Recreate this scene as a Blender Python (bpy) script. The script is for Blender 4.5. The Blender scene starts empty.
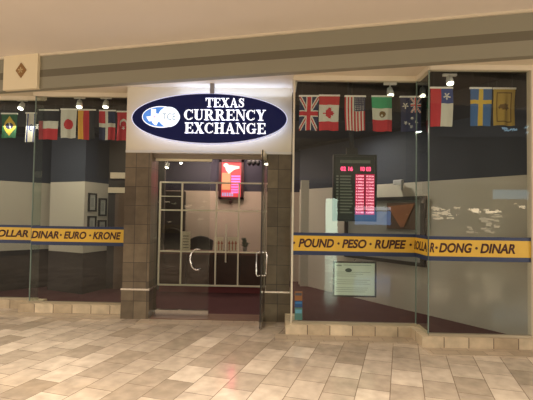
import bpy, math, random
from mathutils import Vector, Matrix
random.seed(7)
sc = bpy.context.scene
C = sc.collection
# ------------------------------------------------------------------ camera
F, CX, CY, EYE = 430.0, 266.5, 200.0, 1.55
YAW, PITCH, ROLL = math.radians(1.4136), math.radians(1.8793), math.radians(0.8836)
fwd = Vector((-math.sin(YAW)*math.cos(PITCH), math.cos(YAW)*math.cos(PITCH), math.sin(PITCH)))
r0 = Vector((math.cos(YAW), math.sin(YAW), 0)); u0 = r0.cross(fwd)
rgt = r0*math.cos(ROLL)+u0*math.sin(ROLL); up = -r0*math.sin(ROLL)+u0*math.cos(ROLL)
cam = bpy.data.cameras.new('camera'); co = bpy.data.objects.new('camera', cam); C.objects.link(co)
m3 = Matrix((rgt, up, -fwd)).transposed()
co.matrix_world = Matrix.Translation((0, 0, EYE)) @ m3.to_4x4()
cam.sensor_width = 36; cam.lens = F*36/533; cam.clip_start = .05
sc.camera = co
def ray(x, y): return fwd+rgt*((x-CX)/F)-up*((y-CY)/F)
def at(x, y, Y):
    v = ray(x, y); return Vector((0, 0, EYE))+v*(Y/v.y)
# ------------------------------------------------------------------ view, world, lights
sc.view_settings.view_transform = 'Standard'; sc.view_settings.look = 'None'
sc.view_settings.gamma = 1; sc.view_settings.use_curve_mapping = False
sc.view_settings.exposure = 0.0
w = bpy.data.worlds.new('world'); sc.world = w; w.use_nodes = True
w.node_tree.nodes['Background'].inputs[0].default_value = (1, .86, .72, 1)
w.node_tree.nodes['Background'].inputs[1].default_value = .35
def area(name, loc, rot, sx, sy, p, col):
    l = bpy.data.lights.new(name, 'AREA'); l.shape = 'RECTANGLE'; l.size = sx; l.size_y = sy; l.energy = p; l.color = col
    o = bpy.data.objects.new(name, l); C.objects.link(o); o.location = loc; o.rotation_euler = [math.radians(a) for a in rot]
    return o
area('atrium_light', (-2.0, -0.3, 8.0), (0, 0, 0), 9, 3.4, 2600, (1, .87, .74))
area('added_side_fill', (-11.5, 0.6, 1.9), (90, 0, -60), 3, 3, 250, (1, .87, .74))  # added fill lamps on both sides, kept clear of the glass reflections
area('added_side_fill', (8.8, -1.2, 1.9), (90, 0, 52), 3, 3, 240, (1, .87, .74))
area('added_shop_fill', (1.3, 7.3, 2.98), (0, 0, 0), .12, .12, 20, (1, .88, .74))  # added fill lamps without fixtures, to brighten the shop interior
area('added_shop_fill', (-3.6, 7.2, 2.98), (0, 0, 0), 2.2, .4, 28, (1, .88, .70))
area('added_shop_fill', (-1.2, 9.3, 2.98), (0, 0, 0), 1.8, .7, 60, (1, .76, .62))
# ------------------------------------------------------------------ materials
MATS = {}
def mat(name, col, rough=.6, metal=0, emit=None, es=0, noise=0, nscale=8, spec=.5):
    if name in MATS: return MATS[name]
    m = bpy.data.materials.new(name); m.use_nodes = True; nt = m.node_tree; b = nt.nodes['Principled BSDF']
    c = (*col, 1)
    if noise > 0:
        tc = nt.nodes.new('ShaderNodeTexCoord'); n = nt.nodes.new('ShaderNodeTexNoise'); n.inputs['Scale'].default_value = nscale; n.inputs['Detail'].default_value = 5
        nt.links.new(tc.outputs['Object'], n.inputs['Vector'])
        mx = nt.nodes.new('ShaderNodeMix'); mx.data_type = 'RGBA'
        mx.inputs[6].default_value = (*[v*(1-noise) for v in col], 1); mx.inputs[7].default_value = (*[min(1, v*(1+noise)) for v in col], 1)
        nt.links.new(n.outputs['Fac'], mx.inputs[0]); nt.links.new(mx.outputs[2], b.inputs['Base Color'])
    else: b.inputs['Base Color'].default_value = c
    b.inputs['Roughness'].default_value = rough; b.inputs['Metallic'].default_value = metal
    b.inputs['Specular IOR Level'].default_value = spec
    if emit: b.inputs['Emission Color'].default_value = (*emit, 1); b.inputs['Emission Strength'].default_value = es
    MATS[name] = m; return m
def glass_mat(name, tint, refl=.06):
    m = bpy.data.materials.new(name); m.use_nodes = True; nt = m.node_tree; nt.nodes.clear()
    out = nt.nodes.new('ShaderNodeOutputMaterial'); mix = nt.nodes.new('ShaderNodeMixShader')
    tr = nt.nodes.new('ShaderNodeBsdfTransparent'); tr.inputs[0].default_value = (*tint, 1)
    gl = nt.nodes.new('ShaderNodeBsdfGlossy'); gl.inputs['Roughness'].default_value = 0.01
    lw = nt.nodes.new('ShaderNodeLayerWeight'); lw.inputs[0].default_value = .5
    pw = nt.nodes.new('ShaderNodeMath'); pw.operation = 'POWER'; pw.inputs[1].default_value = 5
    ma = nt.nodes.new('ShaderNodeMath'); ma.operation = 'MULTIPLY_ADD'; ma.inputs[1].default_value = 1-refl; ma.inputs[2].default_value = refl
    ge = nt.nodes.new('ShaderNodeNewGeometry'); su = nt.nodes.new('ShaderNodeMath'); su.operation = 'SUBTRACT'; su.inputs[0].default_value = 1
    mu = nt.nodes.new('ShaderNodeMath'); mu.operation = 'MULTIPLY'
    L = nt.links.new
    L(lw.outputs['Facing'], pw.inputs[0]); L(pw.outputs[0], ma.inputs[0]); L(ge.outputs['Backfacing'], su.inputs[1])
    L(ma.outputs[0], mu.inputs[0]); L(su.outputs[0], mu.inputs[1]); L(mu.outputs[0], mix.inputs[0])
    L(tr.outputs[0], mix.inputs[1]); L(gl.outputs[0], mix.inputs[2]); L(mix.outputs[0], out.inputs[0])
    return m
GLASS = glass_mat('clear_glass', (.93, .96, .94), .055)
GEDGE = mat('glass_edge', (.16, .22, .19), .2)
def zsplit(name, bands, noise=.06):
    """wall paint that changes colour at given heights: bands = [(z, colour), ...] upwards"""
    m = mat(name, (1, 1, 1), .75); nt = m.node_tree; b = nt.nodes['Principled BSDF']
    g = nt.nodes.new('ShaderNodeNewGeometry'); s = nt.nodes.new('ShaderNodeSeparateXYZ'); nt.links.new(g.outputs['Position'], s.inputs[0])
    prev = None; first = bands[0][1]
    for z, c in bands[1:]:
        gt = nt.nodes.new('ShaderNodeMath'); gt.operation = 'GREATER_THAN'; gt.inputs[1].default_value = z; nt.links.new(s.outputs[2], gt.inputs[0])
        mx = nt.nodes.new('ShaderNodeMix'); mx.data_type = 'RGBA'; nt.links.new(gt.outputs[0], mx.inputs[0])
        if prev: nt.links.new(prev, mx.inputs[6])
        else: mx.inputs[6].default_value = (*first, 1)
        mx.inputs[7].default_value = (*c, 1); prev = mx.outputs[2]
    nt.links.new(prev, b.inputs['Base Color']); return m
def brick(name, c1, c2, mortar, bw, rh, ms=.004, rot=0, offset=.5, rough=.3, vert=None, bump=.0, bias=0, freq=2):
    m = mat(name, (1, 1, 1), rough); nt = m.node_tree; b = nt.nodes['Principled BSDF']; L = nt.links.new
    g = nt.nodes.new('ShaderNodeNewGeometry'); mp = nt.nodes.new('ShaderNodeMapping'); mp.inputs['Rotation'].default_value[2] = rot
    if rot: mp.inputs['Location'].default_value = (.2, -.085, 0)
    src = g.outputs['Position']
    if vert:   # use (horizontal, z) of a vertical face
        s = nt.nodes.new('ShaderNodeSeparateXYZ'); cb = nt.nodes.new('ShaderNodeCombineXYZ'); L(src, s.inputs[0])
        ad = nt.nodes.new('ShaderNodeMath'); ad.operation = 'ADD'; L(s.outputs[0], ad.inputs[0]); L(s.outputs[1], ad.inputs[1])
        L(ad.outputs[0], cb.inputs[0]); L(s.outputs[2], cb.inputs[1]); src = cb.outputs[0]
        mp.inputs['Location'].default_value = (*vert, 0)
    L(src, mp.inputs[0])
    t = nt.nodes.new('ShaderNodeTexBrick'); L(mp.outputs[0], t.inputs[0]); t.offset = offset; t.offset_frequency = freq
    t.inputs['Color1'].default_value = (*c1, 1); t.inputs['Color2'].default_value = (*c2, 1); t.inputs['Mortar'].default_value = (*mortar, 1)
    t.inputs['Scale'].default_value = 1; t.inputs['Brick Width'].default_value = bw; t.inputs['Row Height'].default_value = rh
    t.inputs['Mortar Size'].default_value = ms; t.inputs['Mortar Smooth'].default_value = .3; t.inputs['Bias'].default_value = bias
    n = nt.nodes.new('ShaderNodeTexNoise'); n.inputs['Scale'].default_value = 7; n.inputs['Detail'].default_value = 6; L(mp.outputs[0], n.inputs[0])
    rp = nt.nodes.new('ShaderNodeMapRange'); rp.inputs[1].default_value = .3; rp.inputs[2].default_value = .7; rp.inputs[3].default_value = .8; rp.inputs[4].default_value = 1.15
    L(n.outputs['Fac'], rp.inputs[0])
    mx = nt.nodes.new('ShaderNodeMix'); mx.data_type = 'RGBA'; mx.blend_type = 'MULTIPLY'; mx.inputs[0].default_value = 1
    L(t.outputs['Color'], mx.inputs[6]); L(rp.outputs[0], mx.inputs[7]); L(mx.outputs[2], b.inputs['Base Color'])
    r2 = nt.nodes.new('ShaderNodeMapRange'); r2.inputs[3].default_value = rough*.8; r2.inputs[4].default_value = rough*1.3; L(n.outputs['Fac'], r2.inputs[0]); L(r2.outputs[0], b.inputs['Roughness'])
    bp = nt.nodes.new('ShaderNodeBump'); bp.inputs['Strength'].default_value = .25; bp.inputs['Distance'].default_value = .004; bp.invert = True
    L(t.outputs['Fac'], bp.inputs['Height']); L(bp.outputs[0], b.inputs['Normal'])
    return m
FLOOR = brick('floor_tile', (.54, .45, .345), (.29, .23, .165), (.17, .12, .08), .40, .285, .004, math.radians(-74), .5, .11, freq=2)
FLOOR.node_tree.nodes['Principled BSDF'].inputs['Specular IOR Level'].default_value = .8
APRON = brick('apron_tile', (.44, .35, .25), (.33, .26, .18), (.16, .10, .06), .30, .15, .004, 0, .5, .30)
KERB = brick('kerb_tile', (.68, .56, .38), (.36, .27, .165), (.12, .08, .05), .29, .30, .006, 0, 0, .45, vert=(.06, .15))
STONE = brick('pillar_stone', (.18, .14, .09), (.085, .064, .042), (.03, .024, .018), .19, .278, .004, 0, 0, .30, vert=(.0, .02))
CREAM = mat('cream_paint', (.62, .55, .42), .6, noise=.05)
CEIL = mat('ceiling_paint', (.70, .63, .55), .8, noise=.03, nscale=2)
PANEL = mat('sign_panel_cream', (.62, .56, .42), .5, noise=.04)
BLACK = mat('black_paint', (.006, .006, .007), .6)
DGREY = mat('dark_frame', (.02, .018, .016), .4)
CHROME = mat('chrome', (.75, .73, .70), .18, 1)
ALU = mat('aluminium', (.72, .66, .54), .35, .6)
CHAN = mat('channel_metal', (.42, .36, .26), .4, .6)
WHITE = mat('white_enamel', (.82, .80, .76), .4)
CARPET = mat('maroon_carpet', (.055, .010, .012), .95, noise=.35, nscale=60)
WOOD = mat('dark_wood', (.040, .017, .012), .35, noise=.35, nscale=12)
NAVY = (.026, .032, .050); WWALL = (.50, .46, .39); WAIN = (.018, .011, .008)
PAINT_L = zsplit('paint_left', [(0, WAIN), (.77, WWALL), (2.11, NAVY), (3.0, (.012, .012, .014))])
PAINT_R = zsplit('paint_right', [(0, WWALL), (2.11, NAVY), (3.0, (.012, .012, .014))])
PAINT_B = zsplit('paint_back', [(0, (.50, .40, .33)), (2.07, (.030, .026, .045)), (3.0, (.012, .012, .014))])
# ------------------------------------------------------------------ mesh helpers
class MB:
    def __init__(s): s.v = []; s.f = []; s.m = []
    def box(s, x0, x1, y0, y1, z0, z1, mi=0):
        return s.prism([(x0, y0), (x1, y0), (x1, y1), (x0, y1)], z0, z1, mi)
    def prism(s, pts, z0, z1, mi=0):
        a = sum(pts[i][0]*pts[(i+1) % len(pts)][1]-pts[(i+1) % len(pts)][0]*pts[i][1] for i in range(len(pts)))
        if a < 0: pts = pts[::-1]
        n = len(pts); b = len(s.v)
        s.v += [(x, y, z0) for x, y in pts]+[(x, y, z1) for x, y in pts]
        s.f.append(tuple(b+i for i in range(n))[::-1]); s.f.append(tuple(b+n+i for i in range(n)))
        for i in range(n): s.f.append((b+i, b+(i+1) % n, b+n+(i+1) % n, b+n+i))
        s.m += [mi]*(n+2); return s
    def wall(s, pts, y0, y1, mi=0):
        """polygon in the XZ plane, extruded from y0 (front) to y1"""
        a = sum(pts[i][0]*pts[(i+1) % len(pts)][1]-pts[(i+1) % len(pts)][0]*pts[i][1] for i in range(len(pts)))
        if a < 0: pts = pts[::-1]
        n = len(pts); b = len(s.v)
        s.v += [(x, y0, z) for x, z in pts]+[(x, y1, z) for x, z in pts]
        s.f.append(tuple(b+i for i in range(n))); s.f.append(tuple(b+n+i for i in range(n))[::-1])
        for i in range(n): s.f.append((b+i, b+n+i, b+n+(i+1) % n, b+(i+1) % n))
        s.m += [mi]*(n+2); return s
    def tube(s, pts, r, n=10, mi=0):
        pts = [Vector(p) for p in pts]; b = len(s.v); k = len(pts)
        rs = r if isinstance(r, (list, tuple)) else [r]*k
        for i, p in enumerate(pts):
            t = (pts[min(i+1, k-1)]-pts[max(i-1, 0)]).normalized()
            a = t.cross(Vector((0, 0, 1))) if abs(t.z) < .9 else t.cross(Vector((0, 1, 0)))
            a.normalize(); c = t.cross(a)
            for j in range(n):
                q = p+(a*math.cos(2*math.pi*j/n)+c*math.sin(2*math.pi*j/n))*rs[i]; s.v.append(tuple(q))
        for i in range(k-1):
            for j in range(n): s.f.append((b+i*n+j, b+(i+1)*n+j, b+(i+1)*n+(j+1) % n, b+i*n+(j+1) % n)[::-1]); s.m.append(mi)
        s.f.append(tuple(b+j for j in range(n))[::-1]); s.f.append(tuple(b+(k-1)*n+j for j in range(n))); s.m += [mi, mi]; return s
    def build(s, name, mats, parent=None, loc=(0, 0, 0), rotz=0, bevel=0, smooth=False):
        me = bpy.data.meshes.new(name); o0 = Vector(loc)
        me.from_pydata(s.v, [], s.f)
        for m in (mats if isinstance(mats, (list, tuple)) else [mats]): me.materials.append(m)
        me.polygons.foreach_set('material_index', s.m)
        if smooth: me.polygons.foreach_set('use_smooth', [True]*len(s.f))
        me.update(); o = bpy.data.objects.new(name, me); C.objects.link(o); o.location = loc; o.rotation_euler[2] = rotz
        if parent: o.parent = parent
        if bevel:
            b = o.modifiers.new('bevel', 'BEVEL'); b.width = bevel; b.segments = 2; b.limit_method = 'ANGLE'
        return o
def struct(o): o['kind'] = 'structure'; return o
def thing(name, label, cat, loc=(0, 0, 0), rotz=0, group=None):
    o = bpy.data.objects.new(name, None); C.objects.link(o); o.location = loc; o.rotation_euler[2] = rotz; o.empty_display_size = .05
    return tag(o, label, cat, group)
def tag(o, label, cat, group=None):
    o['label'] = label; o['category'] = cat
    if group: o['group'] = group
    return o
def ellipse(cx, cz, rx, rz, n=64): return [(cx+rx*math.cos(2*math.pi*i/n), cz+rz*math.sin(2*math.pi*i/n)) for i in range(n)]
def stroke(pts, ws):
    k = len(pts); L = []; R = []
    for i in range(k):
        a = pts[max(i-1, 0)]; b = pts[min(i+1, k-1)]; dx, dz = b[0]-a[0], b[1]-a[1]; l = math.hypot(dx, dz); nx, nz = -dz/l, dx/l
        L.append((pts[i][0]+nx*ws[i]/2, pts[i][1]+nz*ws[i]/2)); R.append((pts[i][0]-nx*ws[i]/2, pts[i][1]-nz*ws[i]/2))
    return [[L[i], L[i+1], R[i+1], R[i]] for i in range(k-1)]
def text_mesh(name, s, x0, x1, z0, z1, y, m, parent, shear=0, off=0.0, thick=.003):
    cu = bpy.data.curves.new('t', 'FONT'); cu.body = s; cu.shear = shear; cu.offset = off; cu.extrude = .0
    t = bpy.data.objects.new('t', cu); C.objects.link(t)
    dg = bpy.context.evaluated_depsgraph_get(); me = bpy.data.meshes.new_from_object(t.evaluated_get(dg))
    bpy.data.objects.remove(t)
    xs = [v.co.x for v in me.vertices]; ys = [v.co.y for v in me.vertices]
    sx = (x1-x0)/(max(xs)-min(xs)); sy = (z1-z0)/(max(ys)-min(ys)); mx, my = min(xs), min(ys)
    for v in me.vertices: v.co = Vector((x0+(v.co.x-mx)*sx, y, z0+(v.co.y-my)*sy))
    me.materials.clear(); me.materials.append(m)
    o = bpy.data.objects.new(name, me); C.objects.link(o)
    if parent: o.parent = parent
    sm = o.modifiers.new('thickness', 'SOLIDIFY'); sm.thickness = thick; sm.offset = 1
    return o
# ------------------------------------------------------------------ structure: mall floor, ceiling, fascia
YA, YB, YC, YD, YE = 6.83, 6.60, 5.70, 5.25, 6.26
XAB, XBR, XP0, XP1, XC0, XCD, XD1 = -3.805, -2.24, -.145, .200, .215, 1.835, 3.05
TOP = 3.34
struct(MB().box(-9, 16, -11.2, 11, -.1, 0).build('floor', FLOOR))
# shop carpet (thin, inside)
struct(MB().prism([(-6.5, YA), (XAB, YA), (XAB, YB), (-1.9, YB), (-1.9, 6.62), (-.1, 6.62), (.22, 6.62), (.22, YC), (XCD, YC), (XCD, YD), (3.4, YD), (3.4, 10.3), (-6.5, 10.3)], 0, .006).build('floor_carpet', CARPET))
struct(MB().box(-1.86, -.14, 6.27, 6.62, 0, .012).build('trim_threshold', mat('threshold_stone', (.17, .10, .07), .3, noise=.2)))
# aprons
struct(MB().box(-1.95, 0.0, 5.98, 6.25, 0, .002).build('trim_apron', APRON))
struct(MB().box(.0, 1.75, 5.33, 5.62, 0, .002).build('trim_apron', APRON))
struct(MB().box(1.75, 4.2, 4.92, 5.20, 0, .002).build('trim_apron', APRON))
struct(MB().box(-6, -2.25, 6.25, 6.49, 0, .002).build('trim_apron', APRON))
FA, FB = Vector((-4.20, 6.455)), Vector((2.85, 4.85)); fd = (FB-FA).normalized(); fn = Vector((-fd.y, fd.x)); FANG = math.atan2(fd.y, fd.x)
FP = lambda s, o: tuple(FA+fd*s+fn*o)
FASC = zsplit('fascia_paint', [(0, (.24, .225, .165)), (3.555, (.125, .11, .075)), (3.665, (.24, .225, .165))])
s0, s1 = -3.0, 12.0
struct(MB().prism([FP(s0, 0), FP(s1, 0), FP(s1, .12), FP(s0, .12)], 3.38, 3.90).build('wall_fascia', FASC))
struct(MB().prism([FP(s0, -.03), FP(s1, -.03), FP(s1, .0), FP(s0, .0)], 3.872, 3.90).build('trim_fascia_top', CREAM))
struct(MB().prism([FP(-1.0, .03), FP(s1, .03), (XD1+1.2, YD+.05), (XCD+.04, YD+.05), (XCD+.04, YC+.05), (XP1+.05, YC+.05), (XP1+.05, YE+.12), (XBR, YE+.12), (XBR, YB+.05), (XAB+.05, YB+.05), (XAB+.05, YA+.05), (-5.15, YA+.05)], 3.40, 3.455).build('ceiling_soffit', CREAM))
struct(MB().prism([FP(s0, -3.1), FP(s1, -3.1), FP(s1, .12), FP(s0, .12)], 3.90, 4.05).build('ceiling', CEIL))
# cream pilaster block on the fascia with a diamond emblem
pl = struct(MB().prism([FP(0, -.05), FP(.62, -.05), FP(.62, .02), FP(0, .02)], 3.375, 3.925).build('wall_pilaster', mat('pilaster_cream', (.72, .62, .42), .6)))
em = thing('diamond_emblem', 'small bronze diamond emblem with a leaf motif on the cream fascia block', 'emblem', (*FP(.33, -.05), 3.66), FANG)
mb = MB(); mb.wall([(-.095, 0), (0, -.115), (.095, 0), (0, .115)], -.012, 0); mb.build('plaque', mat('bronze', (.28, .15, .05), .4, .4), em)
mb = MB()
for i in range(5):
    a = math.radians(90+72*i)
    mb.wall([(.005*math.cos(a+1.57), .005*math.sin(a+1.57)), (.034*math.cos(a-.35), .034*math.sin(a-.35)), (.052*math.cos(a), .052*math.sin(a)), (.034*math.cos(a+.35), .034*math.sin(a+.35))], -.018, -.011)
mb.build('leaf_motif', mat('pale_gold', (.55, .42, .22), .4, .3), em)
# header panel over the entrance, cream strips over the windows
struct(MB().box(XBR, XP1, YE, YE+.12, 2.455, 3.40).build('wall_header', PANEL))
struct(MB().box(XBR, XP1, YE-.012, YE+.10, 2.425, 2.462).build('trim_header', mat('satin_trim', (.60, .58, .52), .35, .3)))
for nm, x0, x1, y in (('a', -5.15, XAB, YA), ('b', XAB, XBR, YB), ('c', XP1, XCD, YC), ('d', XCD, 4.2, YD)):
    struct(MB().box(x0, x1, y-.03, y+.05, TOP, 3.40).build('trim_window_head', CREAM))
struct(MB().box(XD1, XD1+.9, YD-.03, YD+.07, .14, TOP).build('wall_right', CREAM))
struct(MB().box(XAB-.03, XAB+.05, YB-.02, YA, TOP, 3.40).build('trim_window_head', CREAM))
struct(MB().box(XCD-.02, XCD+.04, YD, YC, TOP, 3.40).build('trim_window_head', CREAM))
struct(MB().box(XP1-.01, XP1+.05, YC, YE, TOP, 3.40).build('trim_window_head', CREAM))
# kerbs
struct(MB().prism([(-5.3, 6.75), (-3.92, 6.75), (-3.92, 6.51), (XBR-.01, 6.51), (XBR-.01, 6.70), (-3.70, 6.70), (-3.70, 6.93), (-5.3, 6.93)], 0, .125).build('trim_kerb', KERB))
struct(MB().prism([(.135, 6.25), (.135, 5.615), (1.745, 5.615), (1.745, 5.19), (4.2, 5.19), (4.2, 5.33), (1.90, 5.33), (1.90, 5.78), (.30, 5.78), (.30, 6.25)], 0, .125).build('trim_kerb', KERB))
def channel(x0, x1, y): struct(MB().box(x0, x1, y-.022, y+.028, .125, .155).build('trim_channel', CHAN))
channel(-5.3, XAB, YA); channel(XAB, XBR-.01, YB); channel(XC0, XCD, YC); channel(XCD, XD1+.9, YD)
# ------------------------------------------------------------------ shop windows
wn = [0]
def window(x0, x1, y, ret=None):
    wn[0] += 1
    o = struct(MB().box(x0, x1, y, y+.010, .14, TOP).build('window_%d' % wn[0], GLASS))
    return o
def edge(x, y, parent):   # polished green-grey glass edge
    MB().box(x-.006, x+.006, y-.004, y+.014, .15, TOP).build('glass_edge', GEDGE, parent)
w1 = window(-5.3, XAB+.0, YA)
w2 = window(XAB, XBR, YB)
w2r = MB().box(XAB, XAB+.010, YB+.01, YA, .14, TOP).build('side_pane', GLASS, w2); edge(XAB, YB, w2)
w3 = window(XC0, XCD, YC)
MB().box(XC0-.010, XC0, YC, YE-.0, .14, TOP).build('side_pane', GLASS, w3); MB().box(XC0-.018, XC0+.006, YC-.012, YC+.012, .125, TOP).build('corner_trim', ALU, w3)
w4 = window(XCD, XD1, YD)
MB().box(XCD-.010, XCD, YD, YC, .14, TOP).build('side_pane', GLASS, w4); edge(XCD, YD, w4); edge(XCD-.005, YC, w4)
# ------------------------------------------------------------------ interior shell
def seg_wall(name, a, b, m, t=.10, z1=3.45, side=1):
    a = Vector(a); b = Vector(b); d = (b-a).normalized(); n = Vector((-d.y, d.x))*side*t
    return struct(MB().prism([tuple(a), tuple(b), tuple(b+n), tuple(a+n)], 0, z1).build(name, m))
RA, RB = Vector((.50, 9.63)), Vector((3.45, 5.30))
seg_wall('wall_shop_right', RA, RB, PAINT_R)
seg_wall('wall_shop_back', (-2.87, 10.0), (.60, 10.0), PAINT_B)
struct(MB().box(.52, .80, 9.35, 9.60, 0, 2.30).build('wall_white_pier', mat('pier_white', WWALL, .7)))
seg_wall('wall_shop_left', (-6.4, 6.9), (-4.55, 8.85), PAINT_L)
struct(MB().prism([(-4.47, 8.36), (-3.60, 7.95), (-3.42, 8.62), (-4.3, 9.0)], 0, 3.45).build('wall_white_corner', PAINT_L))
struct(MB().box(-4.6, -3.3, 8.9, 9.0, 0, 3.45).build('wall_shop_rear', PAINT_L))
DARKW = mat('dark_wall', (.035, .028, .024), .6)
struct(MB().box(-3.5, -2.28, 8.62, 8.72, 0, 3.45).build('wall_staff', DARKW))
struct(MB().box(-2.95, -2.87, 8.75, 10.0, 0, 3.45).build('wall_teller_side', DARKW))
struct(MB().prism([(-6.5, 6.9), (-3.7, 6.8), (-2.2, 6.7), (-.1, 6.3), (.2, 5.75), (1.8, 5.6), (1.9, 5.3), (3.9, 5.3), (3.9, 10.2), (-6.5, 10.2)], 3.46, 3.50).build('ceiling_shop', BLACK))
struct(MB().prism([(-6.5, 7.6), (-.1, 7.6), (.3, 6.9), (3.6, 6.9), (3.6, 10.2), (-6.5, 10.2)], 3.06, 3.46).build('ceiling_shop_dropped', BLACK))
# staff door
d3 = struct(MB().box(-3.26, -2.50, 8.58, 8.62, .0, 1.93).build('door_3', mat('brown_door', (.13, .085, .06), .5, noise=.2, nscale=3)))
MB().box(-3.40, -2.42, 8.55, 8.62, 1.93, 2.04).build('door_lintel', mat('door_casing', (.70, .60, .46), .5), d3)
MB().box(-2.52, -2.46, 8.55, 8.62, 0, 1.93).build('door_jamb', MATS['door_casing'], d3)
MB().tube([(-2.62, 8.58, .98), (-2.62, 8.53, .98), (-2.72, 8.53, .98)], .011).build('door_handle', CHROME, d3)
struct(MB().box(-3.36, -2.42, 8.54, 8.62, 2.22, 2.34).build('trim_staff_wall', MATS['door_casing']))
# ------------------------------------------------------------------ entrance: pillars, glass doors
CH2 = mat('polished_strip', (.80, .78, .72), .22, .9)
def pillar(x0, x1, side, label):
    p = thing('stone_pillar', label, 'pillar', ((x0+x1)/2, YE, 0)); X = (x0+x1)/2
    MB().box(x0-X, x1-X, 0, .36, .44, 2.425).build('shaft', STONE, p)
    MB().box(x0-X-.012, x1-X+.012, -.015, .37, 0, .415).build('plinth', STONE, p)
    MB().box(x0-X-.016, x1-X+.016, -.024, .375, .415, .44).build('chrome_strip', CH2, p)
pillar(XBR, -1.852, 1, 'brown stone tiled pillar left of the entrance under the oval sign')
pillar(XP1-.345, XP1, -1, 'brown stone tiled pillar right of the entrance beside the open glass door')
# left leaf, closed
d1 = struct(MB().box(-1.84, -1.01, 6.45, 6.462, .10, 2.33).build('door_1', GLASS))
MB().box(-1.84, -.99, 6.42, 6.49, 2.33, 2.42).build('top_rail', mat('cream_rail', (.78, .70, .50), .35, .1), d1)
MB().box(-1.84, -1.0, 6.42, 6.49, .015, .10).build('bottom_rail', CHROME, d1)
hc = at(197, 259.5, 6.40); pts = [(hc.x+.10*math.cos(math.radians(a)), 6.40, hc.z+.155*math.sin(math.radians(a))) for a in range(75, 300, 12)]
pts = [(pts[0][0], 6.45, pts[0][2])]+pts+[(pts[-1][0], 6.45, pts[-1][2])]
MB().tube(pts, .013).build('pull_handle', CHROME, d1, smooth=True)
# head of the doorway behind the header
struct(MB().box(-1.85, -.14, 6.36, 6.40, 2.36, 2.455).build('trim_doorway_head', mat('bronze_trim', (.20, .16, .12), .5)))
# right leaf, open outwards
ang = math.atan2(5.80-6.44, -.205+.165); ln = math.hypot(5.80-6.44, .04)
d2 = struct(MB().box(0, ln, -.005, .007, .10, 2.33).build('door_2', glass_mat('door_leaf_glass', (.86, .9, .88), .04), loc=(-.165, 6.44, 0), rotz=ang))
MB().box(0, ln, -.018, .018, .02, .10).build('bottom_rail', CHROME, d2)
MB().box(0, ln, -.018, .018, 2.33, 2.42).build('top_rail', MATS['cream_rail'], d2)
MB().box(ln-.004, ln+.010, -.007, .009, .02, 2.42).build('leaf_edge', DGREY, d2)
for sg in (-1, 1):
    x = ln-.08
    MB().tube([(x, sg*.005, 1.03), (x, sg*.06, 1.03), (x, sg*.07, 1.00), (x, sg*.07, .74), (x, sg*.06, .71), (x, sg*.005, .71)], .011).build('pull_handle', CHROME, d2, smooth=True)
struct(MB().box(-2.87, -2.13, 9.93, 9.99, .0, 2.05).build('wall_dark_panel', DARKW))  # dark panel added to make the back wall's left end dark
# ------------------------------------------------------------------ teller partition and counter
tp = thing('teller_partition', 'metal framed glass teller partition seen through the entrance doors', 'partition', (-1.25, 8.3, 0))
FR = mat('partition_frame', (.74, .67, .52), .4, .2)
X0, X1 = -2.28+1.25, -.17+1.25
for z, a, b in ((2.14, X0, X1), (1.60, X0, X1), (.805, X0, X1), (.16, X0, X1)):
    MB().box(a, b, -.02, .02, z-.014, z+.014).build('rail', FR, tp)
for x in (at(181.5, 230, 8.3).x, at(216, 230, 8.3).x, at(238.5, 230, 8.3).x, at(265, 230, 8.3).x, -2.27):
    MB().box(x+1.25-.014, x+1.25+.014, -.021, .021, .16, 2.14).build('mullion', FR, tp)
MB().box(X0, X0+.42, -.012, .012, 1.86, 1.875).build('rail', FR, tp)
MB().box(X0, X1, -.003, .003, .82, 2.13).build('glass_pane', glass_mat('partition_glass', (.9, .9, .88), .04), tp)
hx = at(226, 240, 8.25).x+1.25
MB().tube([(hx, -.02, 1.34), (hx, -.06, 1.34), (hx, -.06, .62), (hx, -.02, .62)], .015).build('bar_handle', ALU, tp)
tcn = thing('teller_counter', 'dark wood teller counter behind the glass partition', 'counter', (-1.25, 8.36, 0))
MB().box(X0, X1, .0, .60, .745, .785).build('worktop', mat('counter_top', (.10, .035, .025), .3), tcn)
for i in range(4):
    a = X0+(X1-X0)*i/4; MB().box(a+.004, a+(X1-X0)/4-.004, .02, .05, .14, .745).build('front_panel', WOOD, tcn)
MB().box(X0, X1, .05, .55, .02, .745).build('body', DGREY, tcn)
MB().box(X0, X1, .04, .06, .006, .14).build('kick_board', mat('maroon_kick', (.12, .018, .02), .7), tcn)
# notices on the counter
PAPER = mat('paper', (.78, .70, .55), .7); INK = mat('ink', (.06, .05, .05), .7); INKR = mat('ink_red', (.45, .15, .10), .7)
def notice(px0, py0, px1, py1, label, Y=8.40, pm=PAPER, figs=True):
    a = at(px0, py1, Y); b = at(px1, py0, Y); z0 = .785; h = b.z-z0; wd = b.x-a.x
    t = thing('notice_sheet', label, 'notice', ((a.x+b.x)/2, Y, z0))
    MB().box(-wd/2, wd/2, 0, .006, 0, h).build('sheet', pm, t)
    mb = MB()
    if figs:
        for k in range(3):
            x = -wd/2+wd*(k+.5)/3
            mb.box(x-wd*.05, x+wd*.05, -.003, 0, h*.15, h*.75); mb.box(x-wd*.12, x+wd*.12, -.003, 0, h*.55, h*.65)
    else:
        for k in range(5): mb.box(-wd*.36, wd*.3, -.003, 0, h*(.2+.14*k), h*(.2+.14*k)+.012)
    mb.build('print', INKR if figs else INK, t)
notice(181.5, 231.5, 190.5, 251, 'plain white sheet of paper standing at left end of the teller counter', figs=False)
notice(214, 237, 223.5, 252, 'cream notice with red printed figures left of the long bar handle')
notice(227.5, 237, 237.5, 252, 'cream notice with red printed figures right of the long bar handle')
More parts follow.
